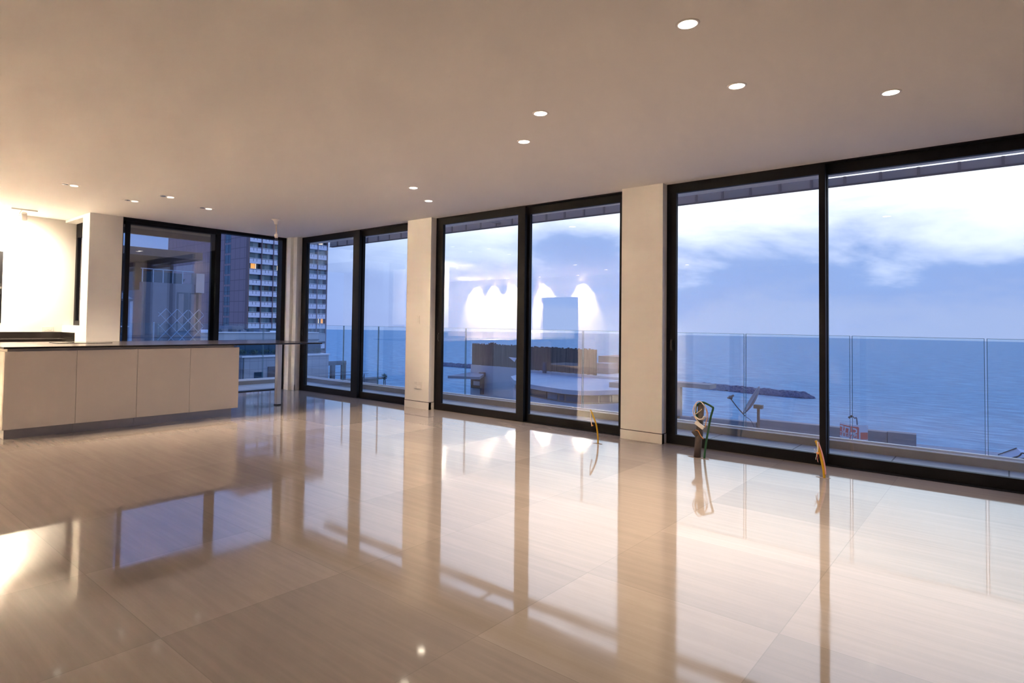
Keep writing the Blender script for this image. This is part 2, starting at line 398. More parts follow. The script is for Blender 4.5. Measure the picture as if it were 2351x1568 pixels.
sb.box(-11.45, -9.85, SY - 1.6, SY - 1.5, 0, H, 1); sb.box(-11.45, -11.35, SY - 1.6, SY - .12, 0, H, 1); sb.box(-9.95, -9.85, SY - 1.6, SY - .12, 0, H, 1); sb.box(-11.45, -9.85, SY - 1.6, SY - .12, 2.2, 2.3, 1)
struct(sb.build('wall_south', ['plaster', 'dark_door']), 'plaster wall behind the camera with a dark doorway', 'wall')
struct(MB().box(9.0, 9.12, SY - .1, 6.75, 0, H).build('wall_east', 'plaster'), 'plaster wall at the right end outside the view', 'wall')
hb = MB(); hb.box(-15.72, -15.6, SY - .1, .98, 0, H); hb.box(-15.6, -11.4, .98, 1.1, 0, H)
struct(hb.build('wall_hall', 'plaster'), 'plaster walls of the hall beyond the kitchen', 'wall')
bb = MB()
for x0, x1 in ((-6.79, -6.285), (-3.25, -2.77), (.25, 9.0)):
    bb.box(x0 - .002, x1 + .004, PY - .004, PY + .05, 0, .102); bb.box(x1 - .02, x1 + .004, PY, FY, 0, .102)
struct(bb.build('baseboard_north', 'skirting'), 'flush pale skirting at the foot of the pillars', 'baseboard')
gb = MB()
for x0, x1 in ((-6.79, -6.285), (-3.25, -2.77)):
    gb.box(x0, x1 + .002, PY - .0025, PY + .01, .102, .110); gb.box(x1 - .01, x1 + .0025, PY, FY, .102, .110)
struct(gb.build('trim_1', 'dark_plastic'), 'thin dark shadow gap above the pillar skirting', 'trim')
bw = MB(); bw.box(-9.99, -9.75, PY - .004, PY + .02, 0, .102); bw.box(-9.99, -9.86, 6.311, PY, 0, .102); bw.box(-10.345, AX + .004, 3.03, 3.49, 0, .102)
struct(bw.build('baseboard_west', 'skirting'), 'flush pale skirting on the corner column', 'baseboard')


# ------------------------------------------------------------------ sliding windows
def sash_y(win, x0, x1, y0, y1, stile, z0=.004, zt=2.81, rail=.096, top=.098, handle=None, stile_r=None):
    """one sliding panel in a wall along x"""
    sr = stile_r or stile
    fr = MB(); fr.box(x0, x0 + stile, y0, y1, z0, zt); fr.box(x1 - sr, x1, y0, y1, z0, zt)
    fr.box(x0 + stile, x1 - sr, y0, y1, z0, z0 + rail); fr.box(x0 + stile, x1 - sr, y0, y1, zt - top, zt)
    s = fr.build('sash', 'alu', win)
    ym = (y0 + y1) / 2
    MB().box(x0 + stile, x1 - sr, ym - .005, ym + .005, z0 + rail, zt - top).build('pane', 'glass', s)
    if handle is not None:
        hb_ = MB(); hb_.box(handle - .012, handle + .012, y0 - .012, y0, 1.0, 1.12); hb_.box(handle - .007, handle + .007, y0 - .03, y0 - .012, 1.02, 1.10)
        hb_.build('handle', 'dark_plastic', s)
    return s
def window_y(name, label, x0, x1, panels):
    w = thing(name, label, 'window', ((x0 + x1) / 2, FY, 0), kind='structure')
    f = MB(); f.box(x0, x0 + .03, FY, FY + .15, 0, H); f.box(x1 - .03, x1, FY, FY + .15, 0, H); f.box(x0, x1, FY + .005, FY + .15, -.02, .006); f.box(x0, x1, FY + .004, FY + .15, H - .012, H)
    f.build('frame', 'alu', w)
    for p in panels: sash_y(w, *p[:5], **p[5])
    MB().box(x0 + .03, x1 - .03, FY + .15, FY + .165, 2.738, H).build('header_profile', 'alu_beige', w)
    return w
window_y('window_2', 'first sea-side sliding window, showing the tall tower at its left', -9.75, -6.79,
         [(-9.72, -8.08, FY + .006, FY + .056, .10, dict(handle=-9.67, stile_r=.165)), (-8.16, -6.75, FY + .075, FY + .125, .09, {})])
window_y('window_3', 'middle sea-side sliding window, showing reed fences on a rooftop', -6.285, -3.25,
         [(-6.255, -4.68, FY + .006, FY + .056, .10, dict(handle=-6.2, stile_r=.115)), (-4.74, -3.28, FY + .075, FY + .125, .09, {})])
window_y('window_4', 'largest and nearest sea-side sliding window, at the right of the view', -2.77, .25,
         [(-2.745, -1.255, FY + .006, FY + .056, .075, dict(handle=-2.71, stile_r=.052)), (-1.30, .22, FY + .075, FY + .125, .05, {})])
wl = thing('window_1', 'kitchen-side sliding window with its right panel slid open', 'window', (AX, 4.9, 0), kind='structure')
f = MB(); f.box(AX - .15, AX, 3.49, 3.50, 0, H); f.box(AX - .15, AX, 6.245, 6.33, 0, H); f.box(AX - .15, AX, 3.49, 6.33, -.02, .012); f.box(AX - .15, AX, 3.49, 6.33, 2.765, H)
f.build('frame', 'alu', wl)
def sash_x(y0, y1, x0, x1, st, so):
    fr = MB(); fr.box(x0, x1, y0, y0 + st, .012, 2.81); fr.box(x0, x1, y1 - so, y1, .012, 2.81); fr.box(x0, x1, y0 + st, y1 - so, .012, .10); fr.box(x0, x1, y0 + st, y1 - so, 2.725, 2.81)
    s = fr.build('sash', 'alu', wl); xm = (x0 + x1) / 2
    MB().box(xm - .005, xm + .005, y0 + st, y1 - so, .10, 2.725).build('pane', 'glass', s)
    return s
sash_x(3.54, 5.06, AX - .06, AX - .012, .062, .08)
s2 = sash_x(3.47, 4.99, AX - .13, AX - .08, .022, .06)
MB().box(AX - .08, AX - .05, 3.493, 3.525, 1.05, 1.13).build('handle', 'dark_plastic', s2)
bx = MB(); bx.box(AX - .22, AX - .16, 3.50, 5.02, 2.69, 2.74, 1); bx.box(AX - .235, AX - .165, 3.50, 5.02, 2.60, 2.69, 0)
bx.build('blind_box', ['alu_grey', 'alu_beige'], wl)
# kitchen side window in the short return wall, and the casement at the picture's left edge
wk = thing('window_5', 'narrow dark window deep in the recess beside the kitchen wall', 'window', (-10.76, 3.2, 1.143), kind='structure')
f = MB(); f.box(-11.175, -11.10, 3.19, 3.25, 1.145, 2.773); f.box(-10.42, -10.352, 3.19, 3.25, 1.145, 2.773); f.box(-11.10, -10.42, 3.19, 3.25, 1.145, 1.22); f.box(-11.10, -10.42, 3.19, 3.25, 2.55, 2.773)
f.build('frame', 'alu', wk); MB().box(-11.10, -10.42, 3.215, 3.225, 1.22, 2.55).build('pane', 'glass', wk)
wc = thing('window_6', 'dark framed casement at the left edge of the kitchen wall', 'window', (-11.2, 1.76, 1.167), kind='structure')
f = MB(); f.box(-11.25, -11.17, 1.282, 1.34, 1.169, 2.239); f.box(-11.25, -11.17, 2.18, 2.238, 1.169, 2.239); f.box(-11.25, -11.17, 1.34, 2.18, 1.169, 1.23); f.box(-11.25, -11.17, 1.34, 2.18, 2.18, 2.239)
f.build('frame', 'alu', wc); MB().box(-11.22, -11.21, 1.34, 2.18, 1.23, 2.18).build('pane', 'glass', wc)
h_ = MB(); h_.box(-11.17, -11.155, 2.195, 2.225, 1.60, 1.76); h_.box(-11.155, -11.125, 2.06, 2.22, 1.68, 1.71, 1)
h_.build('handle', ['dark_plastic', 'steel'], wc)


# ------------------------------------------------------------------ kitchen
IX = -7.617          # front face of the island doors
seams = [1.566, 2.222, 2.853, 3.477, 4.130]
names = ['bright-ended base cabinet, first from the left in the island row', 'flat cream base cabinet, second from the left in the island row',
         'flat cream base cabinet, third from the left in the island row', 'flat cream base cabinet at the right end of the island, beside the open leg space']
for i in range(4):
    y0, y1 = seams[i], seams[i + 1]
    c = thing('base_cabinet', names[i], 'cabinet', (-8.1, (y0 + y1) / 2, 0), 'cabinets under the island worktop')
    e0 = .03 if i == 0 else 0; e1 = .06 if i == 3 else 0
    MB().box(-8.62, IX - .022, y0 + (0 if i == 0 else .0005), y1 - (0 if i == 3 else .0005), .10, .902).build('carcass', 'lacquer', c)
    MB().box(-8.59, IX - .034, y0 + e0 + .0005, y1 - e1 - .0005, .902, .930).build('grip_channel', 'groove', c)
    MB().box(IX - .020, IX, y0 + .0015, y1 - .0015, .103, .903).build('door', 'lacquer', c, bevel=.0015)
    MB().box(-8.55, IX - .065, y0 + e0 + .0005, y1 - e1 - .0005, 0, .10).build('plinth', 'plinth', c)
wt = thing('worktop', 'long thin dark island worktop ending in an open bar on one steel leg', 'worktop', (-8.2, 3.5, .93))
MB().box(-9.13, -7.60, 1.555, 5.44, .930, .950).build('slab', 'worktop', wt, bevel=.002)
MB().box(-8.205, -8.135, 5.03, 5.10, .016, .930).build('leg', 'steel', wt, bevel=.003)
MB().box(-8.21, -8.13, 5.025, 5.105, 0, .016).build('foot', 'dark_plastic', wt)
hob = MB().box(-8.82, -8.46, 2.26, 2.86, .950, .956).build('cooktop', 'hob', bevel=.002)
tag(hob, 'thin black glass cooktop lying on the island worktop', 'cooktop')
bc = thing('kitchen_counter', 'dark kitchen counter with upstand along the bright wall', 'counter', (-10.86, 1.6, 0))
MB().box(-11.178, -10.545, 1.0, 3.033, .905, .945).build('slab', 'worktop', bc)
MB().box(-11.178, -11.16, 1.0, 3.033, .945, 1.037).build('backsplash', 'worktop', bc)
MB().box(-11.16, -10.545, 3.015, 3.033, .945, 1.037).build('side_backsplash', 'worktop', bc)
MB().box(-11.178, -10.58, 1.0, 3.02, .10, .905).build('cabinet_base', 'lacquer', bc)
MB().box(-11.178, -10.63, 1.0, 3.02, 0, .10).build('plinth', 'plinth', bc)
so = thing('double_socket', 'white double wall socket just above the dark kitchen upstand', 'socket', (-11.178, 2.84, 1.085))
MB().box(-11.18, -11.168, 2.762, 2.916, 1.040, 1.120).build('plate', 'white_plastic', so, bevel=.003)
for y in (2.815, 2.868):
    MB().lathe([(.022, 0), (.022, .003), (.020, .0045), (.016, .0035), (.002, .0035)], (-11.168, y, 1.082), 20, axis=(1, 0, 0)).build('outlet', 'white_plastic', so)
sw = thing('light_switch', 'small flush light switch on the narrow pillar at hand height', 'switch', (-6.53, PY, 1.31))
MB().box(-6.565, -6.495, PY - .006, PY, 1.25, 1.37).build('plate', 'plaster', sw, bevel=.002)
MB().box(-6.551, -6.52, PY - .010, PY - .006, 1.262, 1.358).build('rocker', 'plaster', sw, bevel=.002)
sk = thing('wall_socket', 'flush multi-gang wall socket low on the narrow pillar', 'socket', (-6.5, PY, .35))
MB().box(-6.585, -6.425, PY - .006, PY, .29, .40).build('plate', 'plaster', sk, bevel=.002)
for k, (dx, dz) in enumerate(((-.04, .03), (.04, .03), (-.04, -.03), (.04, -.03))):
    MB().box(-6.505 + dx - .028, -6.505 + dx + .028, PY - .0095, PY - .006, .345 + dz - .02, .345 + dz + .02).build('module', 'skirting', sk, bevel=.002)


# ------------------------------------------------------------------ lamps
DL_POWER = 150
def downlight():
    t = thing('recessed_downlight', 'x', 'ceiling light', (0, 0, H), 'round downlights in the main ceiling')
    MB().lathe([(.046, 0), (.046, -.004), (.054, -.005), (.060, -.002), (.060, 0)], (0, 0, 0), 32).build('trim_ring', 'white_paint', None).parent = t
    MB().lathe([(.046, -.0015), (.046, -.0045), (.02, -.0065), (.002, -.007)], (0, 0, 0), 32).build('lamp', 'lamp_on', None).parent = t
    l = spot('downlight_beam', (0, 0, 0), (0, 0, -1), DL_POWER, WARM, 96, 1.0, .05); l.location = (0, 0, -.03); l.parent = t
    return t
dl0 = downlight()
DLS = [(-1.213, 3.085, 'round white downlight nearest the camera, highest in the view'),
       (-1.286, 4.088, 'round white downlight below the nearest one, left of the right-hand light'),
       (-.556, 4.836, 'round white downlight farthest to the right, before the largest window'),
       (-2.551, 3.713, 'round white downlight in mid-ceiling, upper one of the central pair'),
       (-3.054, 4.203, 'round white downlight in mid-ceiling, lower one of the central pair'),
       (-5.082, 4.849, 'small distant round downlight above the narrow pillar, left one of the pair'),
       (-5.469, 5.489, 'smallest distant round downlight, closest to the narrow pillar')]
for i, (x, y, lb) in enumerate(DLS):
    o = dl0 if i == 0 else copy_tree(dl0)
    o.location = (x, y, H); o['label'] = lb
for x, y, lb in ((-8.2, -.4, 'added round downlight behind the camera, left of the island end'), (-8.2, -2.0, 'added round downlight near the dark doorway'), (-5.9, -.4, 'added round downlight behind the camera to the left'), (-5.9, -2.0, 'added round downlight before the rear wall')):  # downlights added out of view to brighten ceiling, pillars and near floor
    o = copy_tree(dl0); o.location = (x, y, H); o['label'] = lb
def twin():
    t = thing('twin_downlight', 'x', 'ceiling light', (0, 0, H), 'twin downlights over the island')
    f = MB(); f.box(-.055, .055, -.10, .10, -.003, .0)
    o = f.build('frame', 'white_paint'); o.parent = t
    o = MB().lathe([(.034, -.003), (.034, -.006), (.004, -.007)], (0, -.046, 0), 24).build('lamp', 'lamp_off'); o.parent = t; o['label'] = 'unlit chrome lamp'
    o = MB().lathe([(.040, -.003), (.040, -.008), (.004, -.010)], (0, .046, 0), 24).build('lamp', 'lamp_dim'); o.parent = t; o['label'] = 'lit lamp'
    l = spot('twin_beam', (0, 0, 0), (0, 0, -1), 210, WARM, 100, 1.0, .04); l.location = (0, .046, -.04); l.parent = t
    return t
tw0 = twin()
for i, (x, y, lb) in enumerate([(-8.165, 2.245, 'twin downlight over the island, nearest the bright kitchen wall'), (-8.58, 3.07, 'twin downlight over the island, lower left one above the pillar'),
                                (-7.92, 3.255, 'twin downlight over the island, upper one of the middle two'), (-8.307, 3.944, 'twin downlight over the island, closest to the hanging lamp cord')]):
    o = tw0 if i == 0 else copy_tree(tw0)
    o.location = (x, y, H); o['label'] = lb
ts = thing('track_spotlight', 'white ceiling spotlight on a short rail aimed at the kitchen wall', 'spotlight', (-10.55, 2.3, H))
MB().box(-10.575, -10.525, 2.18, 2.50, H - .018, H).build('rail', 'white_paint', ts, bevel=.003)
MB().tube([(-10.55, 2.31, H - .018), (-10.555, 2.285, 2.745), (-10.56, 2.30, 2.735)], .007).build('arm', 'white_paint', ts)
MB().lathe([(.030, -.06), (.036, -.05), (.036, .05), (.030, .055)], (-10.565, 2.345, 2.715), 24, axis=(-.55, .15, -.85)).build('head', 'white_paint', ts, bevel=0)
spot('track_beam', (-10.60, 2.36, 2.655), (-11.18, 2.30, 1.75), 120, (1, .82, .60), 150, 1.0, .06, ts)
spot('track_beam_wide', (-10.60, 2.32, 2.655), (-11.18, 1.5, 1.9), 250, (1, .82, .60), 170, 1.0, .06, ts)
for y in (1.25,):
    o = copy_tree(ts); o.location = (-10.55, y, H); o['label'] = 'added unseen ceiling spotlight farther along the kitchen wall, left of the view'  # second spotlight added out of view so the wall bounces light to the ceiling
pn = thing('pendant_cord', 'bare pendant lamp with white ceiling cup and clear unlit bulb', 'pendant lamp', (-8.33, 5.06, H))
MB().lathe([(.066, 0), (.064, -.006), (.045, -.018), (.030, -.036), (.025, -.062), (.023, -.078), (.004, -.079)], (-8.33, 5.06, H), 28).build('ceiling_cup', 'white_paint', pn)
MB().tube([(-8.33, 5.065, H - .078), (-8.331, 5.07, 2.66), (-8.33, 5.072, 2.60)], .0075).build('cord', 'cream', pn)
MB().lathe([(.006, .03), (.012, .0), (.025, -.01), (.027, -.062), (.02, -.066)], (-8.33, 5.072, 2.60), 20).build('lamp_holder', 'white_paint', pn)
MB().lathe([(.016, 0), (.020, -.025), (.031, -.05), (.030, -.075), (.016, -.096), (.002, -.102)], (-8.33, 5.072, 2.534), 20).build('bulb', 'bulb', pn)
# hall and south-wall washers seen only as scallops mirrored in the panes
ww0 = thing('wall_washer', 'round wall washer in the ceiling in front of the wall behind the camera', 'ceiling light', (0, 0, H), 'wall washers along the rear wall')
o = MB().lathe([(.048, 0), (.048, -.004), (.058, -.004), (.058, 0)], (0, 0, 0), 24).build('trim_ring', 'white_paint'); o.parent = ww0
o = MB().lathe([(.046, -.0015), (.046, -.005), (.002, -.006)], (0, 0, 0), 24).build('lamp', 'lamp_on'); o.parent = ww0
l = spot('washer_beam', (0, 0, 0), (0, -.40, -1), 1900, WARM, 70, .9, .03); l.location = (0, 0, -.03); l.parent = ww0
for i, x in enumerate((-14.0, -13.2, -12.4, -11.2, -9.8, -7.6)):
    o = ww0 if i == 0 else copy_tree(ww0)
    o.location = (x, SY + .30, H)


# ------------------------------------------------------------------ loose installation ends in the floor
def bez(pts, n=8):
    """smooth polyline through the points"""
    pts = [Vector(p) for p in pts]; out = []
    for i in range(len(pts) - 1):
        p0, p1, p2, p3 = pts[max(i - 1, 0)], pts[i], pts[i + 1], pts[min(i + 2, len(pts) - 1)]
        for k in range(n):
            t = k / n; out.append(.5 * ((2 * p1) + (p2 - p0) * t + (2 * p0 - 5 * p1 + 4 * p2 - p3) * t * t + (3 * p1 - p0 - 3 * p2 + p3) * t ** 3))
    return out + [pts[-1]]
c1 = thing('yellow_conduit', 'thin yellow conduit sticking up from the floor before the middle window', 'conduit', (-3.268, 5.9, 0))
MB().tube(bez([(-3.268, 5.9, 0), (-3.272, 5.9, .09), (-3.292, 5.9, .20), (-3.335, 5.9, .30), (-3.362, 5.9, .35)]), .0085).build('tube', 'yellow', c1)
MB().tube(bez([(-3.352, 5.893, .345), (-3.355, 5.888, .29), (-3.343, 5.886, .22), (-3.337, 5.886, .178)]), .004).build('wire', 'cream', c1)
MB().tube([(-3.337, 5.886, .19), (-3.322, 5.886, .187)], .006).build('connector', 'orange', c1)
c2 = thing('yellow_conduit', 'yellow conduit with pink stripe and frayed wires before the nearest window', 'conduit', (-1.166, 5.95, 0))
MB().tube(bez([(-1.163, 5.95, 0), (-1.169, 5.95, .07), (-1.184, 5.95, .15), (-1.206, 5.95, .25), (-1.226, 5.95, .306)]), .0105).build('tube', 'yellow', c2)
MB().tube(bez([(-1.152, 5.945, .03), (-1.158, 5.945, .10), (-1.175, 5.945, .19), (-1.195, 5.945, .26), (-1.207, 5.945, .295)]), .0055).build('stripe', 'pink', c2)
MB().tube(bez([(-1.213, 5.938, .30), (-1.208, 5.935, .27), (-1.208, 5.93, .23), (-1.212, 5.93, .21)]), .0045).build('wire', 'white_wire', c2)
MB().tube([(-1.216, 5.93, .205), (-1.197, 5.93, .203)], .009).build('connector', 'orange', c2)
for col, pts in (('green', [(-1.212, 5.93, .205), (-1.218, 5.925, .185), (-1.216, 5.925, .17), (-1.222, 5.925, .15)]), ('banner_red', [(-1.21, 5.93, .203), (-1.207, 5.925, .175), (-1.206, 5.925, .16)]),
                 ('white_wire', [(-1.214, 5.93, .203), (-1.214, 5.92, .18), (-1.219, 5.92, .163), (-1.219, 5.92, .15)]), ('white_wire', [(-1.215, 5.93, .21), (-1.226, 5.925, .225), (-1.232, 5.925, .24)]),
                 ('cream', [(-1.21, 5.93, .205), (-1.236, 5.925, .207)]), ('pink', [(-1.21, 5.93, .16), (-1.207, 5.925, .14), (-1.203, 5.925, .13)])):
    MB().tube(bez(pts, 4), .0022, 6).build('wire_end', col, c2)
c3 = thing('pipe_stub', 'grey pipe and green conduit bundle with coiled wires rising from the floor', 'pipe', (-2.22, 5.99, 0))
MB().lathe([(.033, 0), (.032, .20), (.037, .215), (.036, .25), (.031, .26), (.031, .52)], (-2.247, 5.99, 0), 24, axis=(.075, 0, 1)).build('pipe', 'greyp', c3)
MB().lathe([(.026, -.001), (.026, .002)], (-2.2075, 5.988, .5195), 20, axis=(.075, -.5, 1)).build('pipe_mouth', 'dark_plastic', c3)
MB().tube([(-2.24, 5.975, .215), (-2.268, 5.965, .25), (-2.278, 5.962, .26)], [.026, .027, .024]).build('side_branch', 'greyp', c3)
MB().tube(bez([(-2.178, 5.985, 0), (-2.165, 5.985, .12), (-2.145, 5.985, .25), (-2.118, 5.985, .40), (-2.096, 5.985, .485), (-2.105, 5.985, .50), (-2.15, 5.985, .522), (-2.195, 5.975, .535), (-2.245, 5.97, .50), (-2.255, 5.968, .44), (-2.23, 5.965, .38)], 6), .0095).build('green_tube', 'green', c3)
MB().tube(bez([(-2.215, 5.95, .34), (-2.25, 5.94, .39), (-2.27, 5.94, .45), (-2.245, 5.94, .52), (-2.205, 5.945, .545), (-2.16, 5.95, .50), (-2.145, 5.95, .43), (-2.17, 5.95, .38), (-2.21, 5.945, .375), (-2.25, 5.94, .40)], 6), .0045).build('coiled_wire', 'cream', c3)
MB().tube(bez([(-2.24, 5.94, .53), (-2.245, 5.938, .46), (-2.25, 5.936, .42), (-2.21, 5.936, .45), (-2.185, 5.938, .475)], 5), .004).build('crossed_wire', 'cream', c3)
MB().tube(bez([(-2.255, 5.945, .40), (-2.215, 5.942, .375), (-2.18, 5.942, .385), (-2.165, 5.942, .41)], 5), .006).build('white_wire', 'white_wire', c3)
MB().tube(bez([(-2.262, 5.955, .262), (-2.225, 5.95, .262), (-2.20, 5.95, .22), (-2.175, 5.955, .19)], 5), .004).build('loose_wire', 'orange', c3)
MB().tube(bez([(-2.16, 5.952, .50), (-2.14, 5.955, .46), (-2.135, 5.955, .41), (-2.15, 5.957, .36), (-2.16, 5.957, .30)], 5), .0035).build('long_wire', 'orange', c3)
MB().bar((-2.245, 5.935, .345), (-2.165, 5.935, .295), .022, .034).build('junction_strip', 'white_plastic', c3, bevel=.002)
for nm, lb, x, y in (('mortar_patch', 'small dusty patch of mortar around the grey pipe', -2.215, 5.99), ('mortar_patch', 'small dusty patch of mortar around the middle yellow conduit', -3.268, 5.9), ('mortar_patch', 'small dusty patch of mortar around the right yellow conduit', -1.166, 5.95)):
    k = 1.6 if x == -2.215 else .8
    ob = MB().prism([(x + cos(a) * .06 * k * (1 + .3 * sin(3 * a + x)), y + sin(a) * .04 * k * (1 + .25 * cos(2 * a))) for a in [i * 2 * pi / 20 for i in range(20)]], 0, .0012).build(nm, 'tan')
    tag(ob, lb, 'mortar')


# ------------------------------------------------------------------ balcony
bf = MB(); bf.box(-11.2, 3.4, 6.62, 7.505, -.3, -.001); bf.box(-11.2, AX - .1, 3.26, 6.62, -.3, -.001)
struct(bf.build('balcony_floor', 'balcony'), 'pale tiled balcony floor outside the windows', 'balcony')
cu = MB(); cu.box(-11.33, 3.4, 7.505, 7.62, -.4, .078); cu.box(-11.33, -11.2, 3.26, 7.505, -.4, .07)
cu.box(-11.34, 3.4, 7.50, 7.63, .078, .086, 1); cu.box(-11.34, -11.195, 3.26, 7.50, .07, .086, 1)
cu.box(-11.3, 3.4, 7.555, 7.60, .086, .106, 1); cu.box(-11.29, -11.24, 3.26, 7.555, .086, .106, 1)
struct(cu.build('balcony_curb', ['curb', 'coping']), 'low grey curb with pale coping under the glass railing', 'curb')
struct(MB().box(-10.3, 3.4, 6.65, 7.10, 2.80, 3.0).build('outer_soffit', 'plaster'), 'narrow plaster soffit outside above the windows', 'soffit')
joints = [-11.24, -9.876, -8.818, -6.633, -4.445, -2.29, -1.231, -.153, 1.0]
rl = ['beside the balcony corner in front of the tower base', 'crossed by the mullion of the first sea-side window', 'between the first sea-side window and the narrow pillar', 'spanning the left half of the middle window',
      'half hidden by the broad pillar', 'in front of the satellite dish', 'in front of the red lettered banner, narrow', 'at the right edge of the view']
for i in range(8):
    p = thing('glass_balustrade', 'clear glass balustrade panel ' + rl[i], 'railing', ((joints[i] + joints[i + 1]) / 2, 7.575, .106), 'glass balcony railing panels')
    a, b = joints[i] + .008, joints[i + 1] - .008
    MB().box(a + .004, b - .004, 7.570, 7.582, .106, 1.188).build('pane', 'rail_glass', p)
    e = MB(); e.box(a, a + .004, 7.570, 7.582, .106, 1.19); e.box(b - .004, b, 7.570, 7.582, .106, 1.19); e.box(a, b, 7.570, 7.582, 1.188, 1.191)
    e.build('edge', 'glass_edge', p)
ja = [3.3, 4.55, 6.62, 7.54]
for i, lb in enumerate(('behind the closed kitchen-side panel', 'seen through the open kitchen-side window', 'next to the balcony corner behind the column')):
    p = thing('glass_balustrade', 'clear glass balustrade panel ' + lb, 'railing', (-11.265, (ja[i] + ja[i + 1]) / 2, .106), 'glass balcony railing panels')
    a, b = ja[i] + .008, ja[i + 1] - .008
    MB().box(-11.271, -11.259, a + .004, b - .004, .106, 1.188).build('pane', 'rail_glass', p)
    e = MB(); e.box(-11.271, -11.259, a, a + .004, .106, 1.19); e.box(-11.271, -11.259, b - .004, b, .106, 1.19); e.box(-11.271, -11.259, a, b, 1.188, 1.191)
    e.build('edge', 'glass_edge', p)
for x0, x1, zt, lb in ((-10.35, -1.50, 2.908, 'long grey ribbed sunshade beam along the balcony edge, left of the nearest mullion'), (-1.48, 3.4, 2.884, 'grey ribbed sunshade beam at the far right with a bright gap above')):
    sh = thing('sunshade_beam', lb, 'sunshade', ((x0 + x1) / 2, 7.55, 2.8))
    MB().box(x0, x1, 7.54, 7.60, 2.803, zt).build('beam', 'alu_grey', sh)
    MB().box(x0, x1, 7.525, 7.61, 2.795, 2.803).build('lip', 'brown', sh)
    r = MB(); x = -.33 - .315 * 40
    while x < x1:
        if x > x0 + .02: r.box(x - .012, x + .012, 7.527, 7.54, 2.803, zt)
        x += .315
    r.build('ribs', 'brown', sh)
    MB().bar(((x0 + x1) / 2, 7.0, 2.85), ((x0 + x1) / 2, 7.56, 2.85), .03).build('bracket', 'alu_grey', sh)


# ------------------------------------------------------------------ sea, shore
# sea sheet is cut off short; sky colour beyond its edge imitates haze
arc = [(2800 * sin(RAD(a)), 2800 * cos(RAD(a)), -30) for a in range(-84, 61, 4)]
sea = MB().add([(1000, 150, -30), (-2780, 150, -30)] + arc, [tuple(range(len(arc) + 2))]).build('sea', 'sea')
tag(sea, 'calm blue evening sea, cut short where haze would hide the horizon', 'sea', kind='stuff')
struct(MB().box(-400, 300, -60, 165, -32, -29.5).build('shore_ground', 'sand'), 'dim shore ground below the buildings', 'ground')
def rocks(name, label, x0, x1, yc, wd, hg, n, seed):
    rnd = random.Random(seed); m = MB()
    def ico(c, r):
        t = (1 + 5 ** .5) / 2; vv = [(-1, t, 0), (1, t, 0), (-1, -t, 0), (1, -t, 0), (0, -1, t), (0, 1, t), (0, -1, -t), (0, 1, -t), (t, 0, -1), (t, 0, 1), (-t, 0, -1), (-t, 0, 1)]
        ff = [(0, 11, 5), (0, 5, 1), (0, 1, 7), (0, 7, 10), (0, 10, 11), (1, 5, 9), (5, 11, 4), (11, 10, 2), (10, 7, 6), (7, 1, 8), (3, 9, 4), (3, 4, 2), (3, 2, 6), (3, 6, 8), (3, 8, 9), (4, 9, 5), (2, 4, 11), (6, 2, 10), (8, 6, 7), (9, 8, 1)]
        m.add([(c[0] + a * r * .5 * rnd.uniform(.8, 1.2), c[1] + b * r * .5 * rnd.uniform(.8, 1.2), c[2] + d * r * .36) for a, b, d in vv], ff)
    for i in range(n):
        u = rnd.random(); x = x0 + (x1 - x0) * u; tp = min(1, 12 * (1 - u)) if label.startswith('long') else 1
        q = rnd.uniform(-1, 1); ico((x, yc(x) + q * wd * tp * .5, -30 + hg * tp * (1 - abs(q)) * .7), rnd.uniform(1.2, 2.5) * (.5 + .5 * tp))
    o = m.build(name, 'rock'); return tag(o, label, 'breakwater', kind='stuff')
rocks('breakwater', 'long dark rock breakwater low on the sea, pointing right', -119, -66, lambda x: 325 + (x + 119) * -.17, 11, 2.2, 620, 3)
rocks('breakwater', 'far dark rock breakwater seen low through the middle window', -335, -262, lambda x: 337, 10, 2.0, 420, 5)


# ------------------------------------------------------------------ the hotel tower
TX, TY0, TY1, TXW = -157.0, 87.1, 113.8, -209.7
tw = thing('hotel_tower', 'tall hotel tower with white balcony parapets and blue glazing', 'tower', (-180, 100, -29.5))
bd = MB(); bd.box(TXW, TX - 1.4, TY0, TY1, -29.5, 47, 0)
bd.build('body', 'tower_panel', tw)
ce = MB(); ce.box(TX - 1.4, TX - .05, TY0, TY0 + .35, -29.5, 47); ce.box(TX - 1.4, TX - .05, TY1 - .3, TY1, -29.5, 47)
ce.build('end_fin', 'tower_fin', tw)
fins = [91.22, 94.94, 98.49, 102.5, 106.5, 110.1]
edges = [TY0 + .35] + fins + [TY1 - .3]
BASE = 20.58; PIT = 3.03
for k in range(-9, 9):
    z0 = BASE + PIT * k - 1.5            # glazing strip
    MB().box(TX - 1.4, TX - .9, TY0 + .35, TY1 - .3, z0 - .1, z0 + 1.62).build('glazing', 'tower_glaze', tw)
    if k < -8: continue
    MB().box(TX - .30, TX - .18, TY0 + .35, TY1 - .3, z0 - .14, z0 - .02).build('balcony_rail', 'tower_frame', tw)
    for b in range(7):
        y0, y1 = edges[b] + .12, edges[b + 1] - .12
        if k == -7: 
            if b < 5: continue
        m = MB(); zt = z0 - .26; zb = zt - 1.33
        m.box(TX - .9, TX - .16, y0, y1, zb, zt)
        for q in (.33, .62):
            yy = y0 + (y1 - y0) * q; m.box(TX - .16, TX - .14, yy - .05, yy + .05, zt - .75, zt, 1)
        m.build('balcony_parapet', ['tower_white', 'tower_slit'], tw)
for y in fins: MB().box(TX - .9, TX, y - .10, y + .10, -8, 47).build('vertical_fin', 'tower_fin', tw)
MB().box(TX - .9, TX - .1, 106.7, TY1 - .3, -4.6, -2.4).build('screen', 'tower_grey', tw)
MB().box(TX - 1.0, TX - .1, TY0 + .3, TY1 - .3, -8.4, -7.4).build('lintel_band', 'tower_fin', tw)
